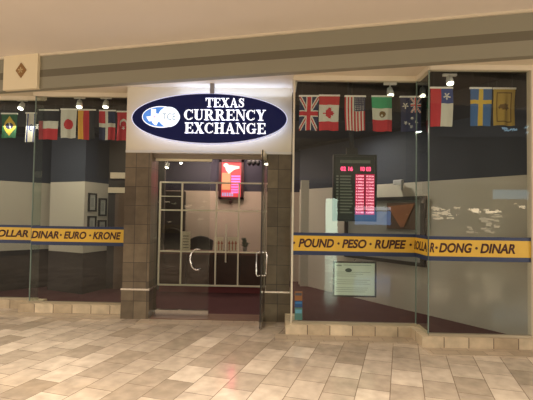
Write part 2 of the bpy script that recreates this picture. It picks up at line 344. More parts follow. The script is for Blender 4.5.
# chairs behind the counter
def office_chair(px, top, Y, label, wd=.46):
    p = at(px, top, Y); t = thing('office_chair', label, 'chair', (p.x, Y, 0.006)); h = p.z
    BL = mat('black_leather', (.012, .010, .012), .45)
    mb = MB(); n = 12; out = []
    for i in range(n+1):
        u = i/n; out.append((wd*(-.5+u), h-.10+.10*math.sin(math.pi*u)))
    mb.wall([(-wd*.42, h-.50), (wd*.42, h-.50)]+out[::-1], -.05, .05); mb.build('backrest', BL, t, bevel=.02)
    MB().prism([(-.25, -.5), (.25, -.5), (.27, -.08), (-.27, -.08)], .44, .53).build('seat', BL, t, bevel=.03)
    for s in (-1, 1): MB().tube([(s*.27, -.1, .5), (s*.3, -.12, .68), (s*.3, -.42, .68), (s*.27, -.42, .5)], .018).build('armrest', BL, t)
    MB().tube([(0, -.28, .10), (0, -.28, .44)], .03).build('column', DGREY, t)
    MB().tube([(0, -.04, .46), (0, 0.0, .7)], .02).build('back_support', DGREY, t)
    for k in range(5):
        a = 2*math.pi*k/5; MB().tube([(0, -.28, .10), (.27*math.cos(a), -.28+.27*math.sin(a), .06)], .02).build('base_arm', DGREY, t)
        MB().tube([(.27*math.cos(a)-.015, -.28+.27*math.sin(a), .03), (.27*math.cos(a)+.015, -.28+.27*math.sin(a), .03)], .028).build('caster', DGREY, t)
office_chair(172, 228, 9.50, 'black office chair behind the left end of the teller counter', .5)
office_chair(201, 236, 9.55, 'black office chair behind the middle of the teller counter', .56)
# little potted plant at the right end of the counter
cp = at(245, 240, 8.65); pp = thing('potted_plant', 'small potted plant on the right end of the teller counter', 'plant', (cp.x, 8.65, .785))
MB().tube([(0, 0, 0), (0, 0, .09)], [.035, .05], 14).build('pot', mat('pot_grey', (.2, .2, .18), .5), pp)
mb = MB()
for i in range(26):
    a = random.uniform(0, 6.28); r = random.uniform(.03, .12); z = random.uniform(.12, .30)
    mb.tube([(0, 0, .08), (r*.5*math.cos(a), r*.5*math.sin(a), z*.9), (r*math.cos(a), r*math.sin(a), z)], [.004, .014, .002], 5)
mb.build('foliage', mat('dull_leaf', (.07, .09, .06), .5), pp)
# glowing red sign on the back wall
a = at(218.5, 199, 9.94); b = at(244, 159.5, 9.94); W, H = b.x-a.x, b.z-a.z
lt = thing('lit_poster', 'glowing red and orange lit poster in a dark frame above the teller counter', 'sign', ((a.x+b.x)/2, 9.98, a.z))
FRR = mat('maroon_frame', (.05, .012, .014), .4)
for q in ((-W/2, -W/2+.06, 0, H), (W/2-.06, W/2, 0, H), (-W/2, W/2, 0, .05), (-W/2, W/2, H-.07, H)): MB().box(q[0], q[1], -.06, .02, q[2], q[3]).build('frame', FRR, lt)
RE = lambda n, c, s: mat(n, (.05, .02, .02), .5, emit=c, es=s)
MB().box(-W/2+.06, W/2-.06, -.03, .0, .05, H-.07).build('lit_background', RE('lit_red', (.8, .05, .06), 1.3), lt)
MB().box(-W/2+.07, -.02, -.036, -.03, .22, H*.66).build('orange_panel', RE('lit_orange', (1, .40, .17), 1.1), lt)
mb = MB()
for k in range(7): mb.box(.0, W/2-.08, -.036, -.03, .14+k*.062, .14+k*.062+.042)
mb.build('pink_rows', RE('lit_pink', (1, .06, .20), 5), lt)
mb = MB(); mb.wall(ellipse(-W*.22, H-.14, .06, .05, 20), -.05, -.036); mb.wall([(-W*.25, H-.19), (-W*.12, H-.13), (W*.32, H-.16), (W*.32, H-.21), (W*.12, H-.24), (-W*.1, H-.34), (-W*.22, H-.26)], -.045, -.036)
mb.build('white_glow_shape', RE('lit_white', (1, .66, .52), 1.8), lt)
mb = MB()
for k in range(5): mb.box(-W/2+.08+k*.055, -W/2+.115+k*.055, -.046, -.036, .07, .15)
mb.build('blue_white_letters', RE('lit_blue', (.55, .5, .9), 1.0), lt)
p = at(230.5, 198, 9.94); pd = thing('small_pendant', 'small dark red ornament hanging below the lit poster', 'ornament', (p.x, 9.95, p.z-.14))
MB().tube([(0, .0, .12), (0, 0, .09)], .004).build('string', DGREY, pd); MB().tube([(0, 0, .09), (0, 0, .07), (0, 0, .03), (0, 0, 0)], [.01, .035, .035, .006], 12).build('bead', FRR, pd)
# dark dome camera cluster
p = at(253.5, 164, 9.6); dc = thing('dome_camera', 'black ceiling camera cluster right of the lit poster', 'camera', (p.x, 9.6, p.z))
MB().tube([(0, 0, .08), (0, 0, 3.06-p.z)], .02).build('stem', BLACK, dc)
for sx in (-.09, .0, .09):
    MB().tube([(sx, 0, .09), (sx, 0, .06), (sx*1.1, 0, .0), (sx*1.1, 0, -.04)], [.03, .055, .05, .012], 14).build('dome', BLACK, dc, smooth=True)
# ------------------------------------------------------------------ picture frames on the corner wall
PW = Vector((-3.60, 7.95)), Vector((-3.42, 8.62)); pdv = (PW[1]-PW[0]).normalized(); PANG = math.atan2(pdv.y, pdv.x)
def hit(px, py, A, d):      # point where the sight line of a pixel meets a vertical wall
    v = ray(px, py); n = Vector((-d.y, d.x)); t = (A.x*n.x+A.y*n.y)/(v.x*n.x+v.y*n.y); return Vector((0, 0, EYE))+v*t
def picture(x0, y0, x1, y1, label):
    a = hit(x0, y1, PW[0], pdv); b = hit(x1, y0, PW[0], pdv); c = (a+b)/2; w2_ = (a.xy-b.xy).length/2; h = .42 if y1 > 225 else b.z-a.z
    zt = b.z; t = thing('picture_frame', label, 'picture', (c.x, c.y, zt-h), PANG, 'framed documents on the corner wall')
    for q in ((-w2_, -w2_+.03, 0, h), (w2_-.03, w2_, 0, h), (-w2_+.03, w2_-.03, 0, .03), (-w2_+.03, w2_-.03, h-.03, h)):
        MB().box(q[0], q[1], -.03, 0, q[2], q[3]).build('frame_side', DGREY, t)
    MB().box(-w2_+.03, w2_-.03, -.012, -.002, .03, h-.03).build('mount', mat('picture_mount', (.42, .42, .38), .5), t)
    MB().box(-w2_+.075, w2_-.075, -.016, -.012, .09, h-.09).build('print', mat('picture_print', (.30, .31, .29), .5), t)
picture(87.5, 193.5, 96, 211.5, 'black framed document on the corner wall, upper left of the group of four')
picture(98, 198.5, 106, 216, 'black framed document on the corner wall, upper right of the group of four')
picture(87, 216, 95.5, 230, 'black framed document on the corner wall, lower left, just above yellow band')
picture(97, 220, 105.5, 236, 'black framed document on the corner wall, lower right, just above yellow band')
# ------------------------------------------------------------------ large framed display on the right-hand wall
rdv = (RB-RA).normalized(); RANG = math.atan2(rdv.y, rdv.x)
# the wall's room side faces (-x,-y); local -y points into the room
a = hit(346, 256, RA, rdv); b = hit(427, 196, RA, rdv); b2 = hit(427, 268, RA, rdv)
Ld = (a.xy-b.xy).length; z0 = (a.z+b2.z)/2; H = b.z-z0
bd = thing('framed_display', 'large dark framed display board with copper brown artwork on the right wall', 'picture', (a.x, a.y, z0), RANG)
for q in ((0, .06, 0, H), (Ld-.09, Ld, 0, H), (.06, Ld-.09, 0, .06), (.06, Ld-.09, H-.06, H)): MB().box(q[0], q[1], -.05, 0, q[2], q[3]).build('frame_side', DGREY, bd)
MB().box(.06, Ld-.09, -.012, 0, .06, H-.06).build('backing', mat('display_grey', (.24, .24, .22), .5, noise=.1), bd)
c0 = hit(388, 200, RA, rdv); c1 = hit(417, 200, RA, rdv); l0 = (c0.xy-a.xy).length; l1 = (c1.xy-a.xy).length; cz = hit(400, 229, RA, rdv).z-z0
COP = mat('copper_art', (.26, .105, .045), .45, noise=.3, nscale=5)
MB().wall([(l0, cz), (l1, cz), (l1, H-.1), (l0, H-.1)], -.03, -.012).build('artwork', mat('dark_art', (.09, .055, .035), .5), bd)
MB().wall([(l0+.03, H-.16), (l1-.02, H-.12), (l0+(l1-l0)*.62, cz+.04), (l0+(l1-l0)*.5, cz+.03)], -.04, -.03).build('copper_shape', COP, bd)
p = hit(403, 183, RA, rdv); wc = thing('wall_camera', 'small pale camera on a bracket high on the right wall', 'camera', (p.x, p.y, p.z), RANG)
MB().tube([(0, 0, .0), (0, -.09, .0)], .014).build('bracket', WHITE, wc); MB().box(-.09, .09, -.15, -.08, -.035, .045).build('camera_body', mat('camera_grey', (.4, .4, .4), .5), wc, bevel=.01)
MB().tube([(.06, -.1, -.03), (.05, -.1, -.13)], .02).build('lens', mat('camera_grey', (.4, .4, .4)), wc)
# ------------------------------------------------------------------ oval sign
sa = at(131.5, 118.5, 6.08); sb = at(287.5, 118.5, 6.08); SX, SZ = (sa.x+sb.x)/2, (at(209, 93, 6.08).z+at(209, 144, 6.08).z)/2; RX = (sb.x-sa.x)/2; RZ = (at(209, 93, 6.08).z-at(209, 144, 6.08).z)/2
SG = thing('oval_store_sign', 'big navy oval sign reading Texas Currency Exchange above the entrance', 'sign', (SX, 6.08, SZ))
SGL = mat('sign_white_light', (.8, .8, .9), .4, emit=(.86, .90, 1), es=.95)
RIM = mat('sign_rim_light', (.8, .8, .9), .4, emit=(.50, .60, 1), es=3)
MB().wall(ellipse(0, 0, RX-.012, RZ-.012, 96), 0, .05).build('sign_face', mat('sign_navy', (.008, .010, .042), .25, emit=(.02, .03, .22), es=.10, spec=.15), SG)
mb = MB(); e1 = ellipse(0, 0, RX, RZ, 96); e2 = ellipse(0, 0, RX-.012, RZ-.012, 96)
for i in range(96): mb.wall([e1[i], e1[(i+1) % 96], e2[(i+1) % 96], e2[i]], -.004, .055)
mb.build('rim', mat('rim_white', (.6, .62, .75), .4, emit=(.5, .55, .9), es=.5), SG)
MB().wall(ellipse(0, 0, RX-.03, RZ-.03, 96), .055, .12).build('light_box', RIM, SG)
for sx in (-.35, .35): MB().box(sx-.02, sx+.02, .12, .18, -.05, .05).build('standoff', CHROME, SG)
p = at(211.5, 88, 6.0); MB().box(p.x-SX-.03, p.x-SX+.03, -.03, .03, RZ-.01, 3.40-SZ).build('mount', mat('mount_grey', (.25, .24, .26), .5), SG)
def R_(x0, z0, x1, z1): return [(x0, z0), (x1, z0), (x1, z1), (x0, z1)]
def arc(cx, cz, rx, rz, a0, a1, wt, wn_, n=16):
    ps = []; ws = []
    for i in range(n+1):
        a = math.radians(a0+(a1-a0)*i/n); ps.append((cx+rx*math.cos(a), cz+rz*math.sin(a))); ws.append(wn_+(wt-wn_)*math.cos(a)**2)
    return stroke(ps, ws)
T_ = .08
G = {
 'T': (.84, [R_(.31, 0, .53, 1), R_(.02, 1-T_, .82, 1), [(.02, 1), (.02, .68), (.07, .68), (.16, .94)], [(.82, 1), (.82, .68), (.77, .68), (.68, .94)], R_(.18, 0, .66, .06)]),
 'E': (.80, [R_(.11, 0, .33, 1), R_(.02, 1-T_, .74, 1), [(.74, 1), (.74, .70), (.69, .70), (.6, .94)], R_(.3, .47, .52, .54), [(.5, .505), (.57, .34), (.57, .67)], R_(.02, 0, .77, T_), [(.77, 0), (.77, .32), (.72, .32), (.62, .06)]]),
 'X': (.92, [[(.06, 1), (.34, 1), (.86, 0), (.58, 0)], [(.68, 1), (.77, 1), (.22, 0), (.13, 0)], R_(0, .94, .42, 1), R_(.57, .94, .88, 1), R_(0, 0, .34, .06), R_(.5, 0, .92, .06)]),
 'A': (.92, [[(.12, 0), (.20, 0), (.47, .95), (.41, 1)], [(.38, 1), (.52, 1), (.86, 0), (.60, 0)], R_(.22, .28, .66, .36), R_(.02, 0, .31, .06), R_(.52, 0, .94, .06)]),
 'S': (.70, stroke([(.57, .72), (.50, .90), (.35, .955), (.19, .90), (.14, .76), (.22, .63), (.36, .54), (.5, .43), (.56, .27), (.50, .11), (.34, .04), (.18, .09), (.09, .28)], [.05, .07, .08, .12, .17, .21, .23, .21, .17, .12, .08, .07, .05])+[R_(.55, .68, .61, 1), R_(.05, 0, .11, .33)]),
 'C': (.82, arc(.43, .5, .31, .455, 48, 312, .22, .075)+[R_(.70, .66, .76, 1), R_(.69, .12, .74, .26)]),
 'G': (.90, arc(.43, .5, .31, .455, 48, 318, .22, .075)+[R_(.70, .66, .76, 1), R_(.60, .05, .80, .44), R_(.50, .39, .90, .45)]),
 'U': (.88, [R_(.11, .28, .33, 1), R_(.68, .28, .75, 1), R_(0, .94, .44, 1), R_(.58, .94, .86, 1)]+stroke([(.22, .32), (.23, .2), (.30, .09), (.45, .04), (.60, .08), (.69, .18), (.715, .32)], [.22, .21, .15, .09, .08, .07, .07])),
 'R': (.92, [R_(.11, 0, .33, 1), R_(0, .94, .4, 1), R_(0, 0, .44, .06), [(.36, .5), (.56, .54), (.88, 0), (.64, 0)], R_(.62, 0, .95, .06)]+stroke([(.3, .96), (.48, .955), (.6, .89), (.65, .74), (.6, .58), (.48, .50), (.3, .495)], [.08, .09, .17, .21, .17, .09, .08])),
 'N': (.92, [R_(.13, 0, .20, 1), R_(.73, 0, .80, 1), [(.06, 1), (.33, 1), (.80, .06), (.80, 0), (.72, 0)], R_(0, .94, .3, 1), R_(.6, .94, .92, 1), R_(.02, 0, .32, .06)]),
 'Y': (.88, [[(.05, 1), (.32, 1), (.54, .5), (.54, .42), (.34, .42)], [(.70, 1), (.78, 1), (.54, .42), (.46, .48)], R_(.33, 0, .55, .46), R_(0, .94, .4, 1), R_(.58, .94, .88, 1), R_(.2, 0, .68, .06)]),
 'H': (.94, [R_(.11, 0, .33, 1), R_(.61, 0, .83, 1), R_(.3, .46, .64, .54), R_(0, .94, .43, 1), R_(.51, .94, .94, 1), R_(0, 0, .43, .06), R_(.51, 0, .94, .06)]),
}
def serif(word, px0, px1, pyt, pyb):
    a = at(px0, pyb, 6.08); b = at(px1, pyt, 6.08); x0, x1 = a.x-SX, b.x-SX; mid = (px0+px1)/2
    z1 = at(mid, pyt, 6.08).z-SZ; z0 = at(mid, pyb, 6.08).z-SZ
    tw = sum(G[c][0] for c in word)+.03*(len(word)-1); sx = (x1-x0)/tw; x = 0
    for c in word:
        mb = MB()
        for p in G[c][1]: mb.wall([(x0+(x+q[0])*sx, z0+q[1]*(z1-z0)) for q in p], -.014, 0)
        mb.build('letter', SGL, SG); x += G[c][0]+.03
serif('TEXAS', 205.5, 244.8, 98.3, 107.3); serif('CURRENCY', 184, 266, 109.8, 120.4); serif('EXCHANGE', 184.5, 266, 123, 133.6)
# logo: oval with a blue left half, state outline and a pale disc with TCE
la = at(142.2, 117, 6.08); lb = at(180, 117, 6.08); lcx = (la.x+lb.x)/2-SX; lrx = (lb.x-la.x)/2; lzc = at(161, 117, 6.08).z-SZ; lrz = .155
lg = MB().wall(ellipse(lcx, lzc, lrx, lrz, 48), -.008, 0).build('logo_oval', SGL, SG)
LB = mat('logo_blue', (.1, .3, .8), .4, emit=(.04, .20, .80), es=.45)
MB().wall(ellipse(lcx-.004, lzc, lrx-.016, lrz-.014, 48), -.012, -.008).build('logo_ground', LB, lg)
MB().wall(ellipse(lcx+.115, lzc, lrx*.56, lrz*.93, 40), -.018, -.010).build('logo_disc', mat('logo_pale', (.7, .75, .9), .4, emit=(.74, .86, 1), es=1.05), lg)
tx = [(-.06, .13), (.02, .13), (.02, .06), (.10, .04), (.13, .0), (.12, -.05), (.06, -.09), (.03, -.15), (-.02, -.12), (-.05, -.07), (-.09, -.08), (-.14, -.0), (-.06, .01)]
MB().wall([(lcx-.09+x*.85, lzc+z*.85) for x, z in tx], -.016, -.012).build('logo_map', SGL, lg)
MB().wall([(lcx-.09+(.030 if i % 2 == 0 else .012)*math.sin(i*math.pi/5), lzc+(.030 if i % 2 == 0 else .012)*math.cos(i*math.pi/5)) for i in range(10)], -.019, -.016).build('logo_star', mat('logo_pink', (.7, .4, .6), .4, emit=(.75, .45, .75), es=.8), lg)
text_mesh('logo_letters', 'TCE', lcx+.02, lcx+.215, lzc-.045, lzc+.05, -.019, mat('logo_text', (.3, .35, .4), .4, emit=(.30, .42, .50), es=.5), lg)
area('sign_halo_light', (SX+.35, 6.17, SZ+RZ-.01), (180, 0, 0), 1.6, .05, 2.2, (.50, .62, 1))
# ------------------------------------------------------------------ yellow bands on the glass
YEL = mat('band_yellow', (.74, .47, .05), .5); BLU = mat('band_blue', (.018, .035, .10), .5); TXT = mat('band_text', (.055, .012, .012), .5)
def band(x0, x1, y, words, label, side=None):
    t = thing('window_band', label, 'banner', ((x0+x1)/2, y, 1.02)); X = (x0+x1)/2
    MB().box(x0-X, x1-X, -.004, -.001, 1.075-1.02, 1.275-1.02).build('yellow_strip', YEL, t)
    MB().box(x0-X, x1-X, -.004, -.001, 1.02-1.02, 1.075-1.02).build('blue_border', BLU, t); MB().box(x0-X, x1-X, -.004, -.001, 1.275-1.02, 1.315-1.02).build('blue_border', BLU, t)
    for s, a, b in words:
        if s == '.':
            MB().wall(ellipse(a-X, 1.178-1.02, .016, .016, 16), -.007, -.004).build('dot', TXT, t)
        else: text_mesh('lettering', s, a-X, b-X, 1.178-.058-1.02, 1.178+.058-1.02, -.004, TXT, t, shear=.22, off=.034, thick=.002)
    return t
px = lambda x, y, Y: at(x, y, Y).x
band(-5.3, XAB-.0, YA, [('DOLLAR', px(-10, 233, YA), px(28.5, 233, YA))], 'yellow band with blue edges reading DOLLAR on the far left window')
band(XAB, XBR-.01, YB, [('DINAR', px(31.5, 235, YB), px(59, 235, YB)), ('.', px(61, 235, YB), 0), ('EURO', px(64, 235, YB), px(86.5, 235, YB)), ('.', px(90.3, 235, YB), 0), ('KRONE', px(93, 235, YB), px(121, 235, YB))], 'yellow band with blue edges reading DINAR EURO KRONE on the window left of the entrance')
bc = band(XC0, XCD, YC, [('.', px(294, 242, YC), 0), ('POUND', px(298.5, 242, YC), px(334, 242, YC)), ('.', px(338.5, 243, YC), 0), ('PESO', px(342, 243, YC), px(366.5, 243, YC)), ('.', px(370.5, 243, YC), 0), ('RUPEE', px(374.5, 244, YC), px(406, 244, YC)), ('.', px(410.5, 245, YC), 0), ('D', px(414, 245, YC), px(420, 245, YC)-.03)], 'yellow band with blue edges reading POUND PESO RUPEE on the window right of the entrance')
bx = XCD-(XC0+XCD)/2
sr = MB().box(bx-.014, bx-.011, -.45, 0, .055, .255).build('side_strip', YEL, bc)
MB().box(bx-.014, bx-.011, -.45, 0, 0, .055).build('side_border', BLU, bc); MB().box(bx-.014, bx-.011, -.45, 0, .255, .295).build('side_border', BLU, bc)
ot = text_mesh('side_lettering', 'OLLA', 0.02, .43, .100, .216, 0, TXT, bc, shear=.22, off=.034, thick=.002); ot.location = (bx-.014, 0, 0); ot.rotation_euler[2] = -math.pi/2
band(XCD, XD1, YD, [('R', px(429.5, 246, YD), px(434.2, 246, YD)), ('.', px(436.3, 247, YD), 0), ('DONG', px(438.8, 247, YD), px(472, 247, YD)), ('.', px(476.3, 248, YD), 0), ('DINAR', px(480, 248, YD), px(515, 249, YD))], 'yellow band with blue edges reading DONG DINAR on the far right window')
# ------------------------------------------------------------------ flags (hung sideways on white rods)
def nx(c, n, r=.75): return mat(n, c, r)
K = {'g': nx((.012, .10, .04), 'f_green'), 'y': nx((.62, .42, .05), 'f_yellow'), 'b': nx((.02, .05, .22), 'f_blue'), 'w': nx((.62, .60, .54), 'f_white'), 'r': nx((.50, .02, .03), 'f_red'),
     'k': nx((.015, .014, .016), 'f_black'), 'n': nx((.018, .022, .075), 'f_navy'), 'm': nx((.03, .35, .17), 'f_mint'), 'o': nx((.70, .36, .04), 'f_gold'), 's': nx((.04, .12, .32), 'f_swedeblue'), 'd': nx((.16, .085, .01), 'f_brown'), 'l': nx((.45, .30, .05), 'f_oldgold')}
KK = list(K)
def star(u, v, cu, cv, r, asp=1.65):
    a, b = (u-cu), (v-cv)*asp; d = math.hypot(a, b); t = math.atan2(a, b); return d < r*(.55+.45*math.cos(5*t))
# u: 0..1 left to right, v: 0..1 top to bottom
def brazil(u, v):
    if math.hypot(u-.5, (v-.5)*1.65) < .22: return 'w' if abs((u-.5)-(v-.5)*.35-.03) < .035 else 'n'
    return 'y' if abs(u-.5)/.42+abs(v-.5)/.42 < 1 else 'g'
def israel(u, v):
    if .1 < u < .24 or .76 < u < .90: return 'b'
    a, b = u-.5, (v-.5)*1.65; d = math.hypot(a, b)
    return 'b' if .13 < d < .2 else 'w'
def tricol(u, v): return 'k' if v < .36 else ('w' if v < .62 and u > .2 else 'r')
def japan(u, v): return 'r' if math.hypot(u-.5, (v-.52)*1.65) < .30 else 'w'
def germany(u, v): return 'o' if u < .33 else ('r' if u < .66 else 'k')
def dominican(u, v):
    if .38 < u < .56 or .42 < v < .56: return 'w'
    return 'r' if (u < .5) == (v < .5) else 'n'
def turkey(u, v):
    if math.hypot(u-.5, (v-.40)*1.65) < .26 and math.hypot(u-.5, (v-.45)*1.65) > .21: return 'w'
    return 'w' if star(u, v, .5, .56, .12) else 'r'
def uk(u, v):
    if abs(u-.5) < .09 or abs(v-.5) < .055: return 'r'
    if abs(u-.5) < .155 or abs(v-.5) < .095: return 'w'
    for s in (1, -1):
        e = abs((u-.5)-s*(v-.5))
        if e < .035: return 'r'
        if e < .10: return 'w'
    return 'n'
def leaf(u, v):     # maple leaf turned on its side: points to the right
    x = (v-.5)*1.65; y = (.5-u)
    L_ = [(0, .30), (.05, .20), (.11, .23), (.09, .08), (.16, .14), (.19, .10), (.27, .12), (.24, .05), (.28, .01), (.14, -.11), (.16, -.16), (.02, -.14), (.02, -.30), (-.02, -.30), (-.02, -.14), (-.16, -.16), (-.14, -.11), (-.28, .01), (-.24, .05), (-.27, .12), (-.19, .10), (-.16, .14), (-.09, .08), (-.11, .23), (-.05, .20)]
    ins = False
    for i in range(len(L_)):
        x1, y1 = L_[i]; x2, y2 = L_[i-1]
        if (y1 > -y) != (y2 > -y) and x < (x2-x1)*(-y-y1)/(y2-y1)+x1: ins = not ins
    return ins
def canada(u, v): return 'r' if v < .26 or v > .74 or leaf(u, v) else 'w'
def usa(u, v):
    if u > .46 and v < .42:
        i, j = (u-.46)*13, v*17
        return 'w' if (i % 1 < .34 and j % 1 < .34) else 'n'
    return 'r' if int(u*13) % 2 == 0 else 'w'
def mexico(u, v):
    if v < .34: return 'm'
    if v > .66: return 'r'
    return 'd' if math.hypot(u-.52, (v-.5)*1.65) < .15 and not math.hypot(u-.50, (v-.53)*1.65) < .05 else 'w'
def australia(u, v):
    if u > .5 and v < .46: return uk((u-.5)*2, v/.46)
    for a, b, r in ((.25, .24, .16), (.25, .74, .09), (.78, .72, .09), (.55, .62, .08), (.52, .86, .08), (.42, .78, .06)):
        if star(u, v, a, b, r): return 'w'
    return 'n'
def chile(u, v):
    if u < .48: return 'r'
    if v < .40: return 'w' if star(u, v, .74, .2, .17) else 'b'
    return 'w'
def sweden(u, v): return 'y' if abs(u-.5) < .10 or abs(v-.36) < .055 else 's'
def lion(u, v):
    a, b = u-.5, (v-.5)*1.65
    if max(abs(a), abs(b)/1.62) > .455: return 'l'
    q = max(abs(a)-.0, abs(b)-.32)
    if .30 < q < .36: return 'd'
    L_ = [(-.25, .02), (-.16, .12), (-.02, .13), (.05, .2), (.1, .12), (.2, .14), (.18, .04), (.26, -.04), (.16, -.08), (.12, -.16), (.02, -.1), (-.1, -.14), (-.12, -.04), (-.22, -.08)]
    ins = False
    for i in range(len(L_)):
        x1, y1 = L_[i]; x2, y2 = L_[i-1]
        if (y1 > -b) != (y2 > -b) and a < (x2-x1)*(-b-y1)/(y2-y1)+x1: ins = not ins
    return 'd' if ins else 'l'
def flag(fn_, x0, x1, yt, yb, Y, label, seed):
    a = at(x0, yt, Y); b = at(x1, yt, Y); W = b.x-a.x; zt = at((x0+x1)/2, yt, Y).z; H = zt-at((x0+x1)/2, yb, Y).z
    t = thing('flag', label, 'flag', ((a.x+b.x)/2, Y, zt), 0, 'national flags hanging behind the windows')
    nu, nv = 40, 66; v_ = []; f_ = []; m_ = []
    for j in range(nv+1):
        for i in range(nu+1):
            u, v = i/nu, j/nv
            x = (u-.5)*W*(1-.05*v)+.006*math.sin(3*v+seed); y = (.012*math.sin(9*u+seed*2+1.5*v)+.006*math.sin(17*u+seed))*min(1, v*2.5)
            v_.append((x, y, -v*H-.004*math.sin(7*u+seed)*v))
    for j in range(nv):
        for i in range(nu):
            k = j*(nu+1)+i; f_.append((k, k+nu+1, k+nu+2, k+1)); m_.append(KK.index(fn_((i+.5)/nu, (j+.5)/nv)))
    mb = MB(); mb.v = v_; mb.f = f_; mb.m = m_
    used = sorted(set(m_)); mb.m = [used.index(q) for q in m_]
    o = mb.build('cloth', [K[KK[q]] for q in used], t, smooth=True)
    s = o.modifiers.new('thickness', 'SOLIDIFY'); s.thickness = .0015
    MB().box(-W/2-.006, W/2+.006, -.008, .008, -.004, .018).build('rod', WHITE, t)
    for sx in (-W*.35, W*.35): MB().tube([(sx, 0, .018), (sx, 0, 3.46-zt)], .0012, 5).build('hanging_wire', mat('wire', (.10, .10, .10), .5), t)
FYB, FYC, FYD = 6.95, 6.0, 5.55
flag(brazil, 1.5, 17.5, 114, 138, 7.15, 'green flag with upright yellow diamond at far left', .3)
flag(israel, 26, 36.5, 113.5, 142, 7.15, 'narrow white flag with blue side stripes at the left glass corner', 1.2)
flag(tricol, 39.5, 58.5, 110.5, 139.5, FYB, 'flag with dark top, white middle and red lower half', 2.2)
flag(japan, 61, 77, 109.7, 138, FYB, 'white flag with red disc', 3.1)
flag(germany, 78.3, 95.5, 110.3, 139.5, FYB, 'flag with vertical gold, red and black stripes', 4.0)
flag(dominican, 99.5, 115.5, 111, 140, FYB, 'flag of red and navy quarters divided by a white cross', 5.3)
flag(turkey, 117, 130, 112, 140.5, FYB, 'red flag with white crescent beside the left pillar', .9)
flag(uk, 299.3, 318.6, 96.5, 130.5, FYC, 'Union Jack flag hanging at left edge of the right-hand window', 1.7)
flag(canada, 319.2, 339.6, 96, 130.5, FYC, 'flag with red ends and a red maple leaf on white', 2.6)
flag(usa, 345, 365.6, 96.7, 130.7, FYC, 'stars and stripes flag hung with canton at upper right', 3.7)
flag(mexico, 371.9, 392.3, 96.8, 131.5, FYC, 'green, white and red horizontal striped flag with brown emblem', 4.9)
flag(australia, 400.2, 421, 97.3, 131.5, FYC, 'dark navy flag with white stars and a small Union Jack corner', 5.8)
flag(chile, 430.3, 452.5, 88.3, 126.5, FYD, 'flag with red left half, blue starred corner and white below', .5)
flag(sweden, 470, 491.5, 88.7, 126, FYD, 'blue flag with a yellow cross', 1.4)
flag(lion, 493.5, 515.5, 89, 125.5, FYD, 'golden flag with brown beast in a square border at far right', 2.9)
# ------------------------------------------------------------------ track spotlights
BULB = mat('bulb_glow', (.9, .9, .8), .4, emit=(1, .90, .68), es=14)
def spot(px_, py_, Y, top, label, aim, pw=10, zc=3.46, s=1.0):
    p = at(px_, py_, Y); t = thing('track_spotlight', label, 'spotlight', (p.x, Y, p.z), 0, 'track spotlights inside the shop')
    MB().box(-.09*s, .09*s, -.018, .018, zc-p.z-.03, zc-p.z).build('track_adapter', WHITE, t)
    MB().tube([(0, 0, .05), (0, 0, zc-p.z-.03)], .010*s, 8).build('stem', WHITE, t)
    d = Vector(aim).normalized()*s
    MB().tube([tuple(-d*.055), tuple(-d*.05), tuple(d*.0), tuple(d*.065)], [.012*s, .036*s, .045*s, .052*s], 16).build('lamp_head', WHITE, t, smooth=True)
    MB().tube([tuple(d*.062), tuple(d*.072), tuple(d*.080)], [.042*s, .040*s, .015*s], 16).build('bulb', BULB, t)
    l = bpy.data.lights.new('spot_beam', 'SPOT'); l.energy = pw; l.spot_size = math.radians(100); l.spot_blend = .8; l.shadow_soft_size = .03; l.color = (1, .86, .62)
    lo = bpy.data.objects.new('spot_beam', l); C.objects.link(lo); lo.parent = t; lo.location = d*.1; lo.rotation_euler = Vector(d).to_track_quat('-Z', 'Y').to_euler()
spot(22, 105.5, 7.25, 0, 'white spotlight above the left flags in the far left window', (-.1, -.45, -.9), 14)
spot(79.5, 103.5, 7.05, 0, 'white spotlight above the striped gold, red and black flag', (.1, -.3, -1), 8)
spot(106, 103.5, 7.05, 0, 'white spotlight above the quartered flag near left pillar', (0, -.3, -1), 8)
spot(390, 91.5, 6.15, 0, 'white spotlight above the green, white and red flag', (.05, -.35, -1), 12)
spot(449.5, 79.5, 5.75, 0, 'white spotlight above the red, blue and white flag', (0, -.4, -1), 12)
spot(167.5, 165, 8.0, 0, 'lower small spotlight at left behind the entrance glass', (-.15, -.3, -1), 4, 3.06, .8)
spot(181, 161, 8.1, 0, 'small spotlight just under the door top rail', (.1, -.3, -1), 4, 3.06, .7)
spot(266.2, 161.5, 7.9, 0, 'small spotlight beside the right pillar behind open door', (0, -.35, -1), 5, 3.06, .8)
# ------------------------------------------------------------------ exchange rate board
a = at(332.8, 221, 6.15); b = at(376.8, 154.8, 6.15); W = b.x-a.x; H = b.z-a.z
LBd = thing('exchange_rate_board', 'tall black electronic rate board with two columns of glowing red digits', 'display board', ((a.x+b.x)/2, 6.15, a.z))
MB().box(-W/2, W/2, 0, .09, 0, H).build('case', mat('board_black', (.022, .026, .022), .4), LBd, bevel=.006)
for q in ((-W/2, -W/2+.03, 0, H), (W/2-.03, W/2, 0, H), (-W/2+.03, W/2-.03, 0, .03), (-W/2+.03, W/2-.03, H-.03, H)): MB().box(q[0], q[1], -.012, 0, q[2], q[3]).build('bezel', mat('bezel_black', (.012, .013, .012), .35), LBd)
LEDM = mat('led_glow', (.1, .0, .0), .4, emit=(1, .06, .16), es=3.2); LEDW = mat('led_digit', (.2, .1, .1), .4, emit=(1, .42, .5), es=1.8); LEDB = mat('led_bed', (.02, .002, .004), .4, emit=(1, .01, .10), es=.55); GR = mat('board_text', (.17, .19, .16), .6)
def bz(y): return at(355, y, 6.15).z-a.z
def bx_(x): return at(x, 190, 6.15).x-(a.x+b.x)/2
mb = MB(); x = bx_(340)
while x < bx_(370): mb.box(x, x+.010, -.004, 0, bz(163.2), bz(160.2)); x += .016
mb.build('title_lettering', GR, LBd)
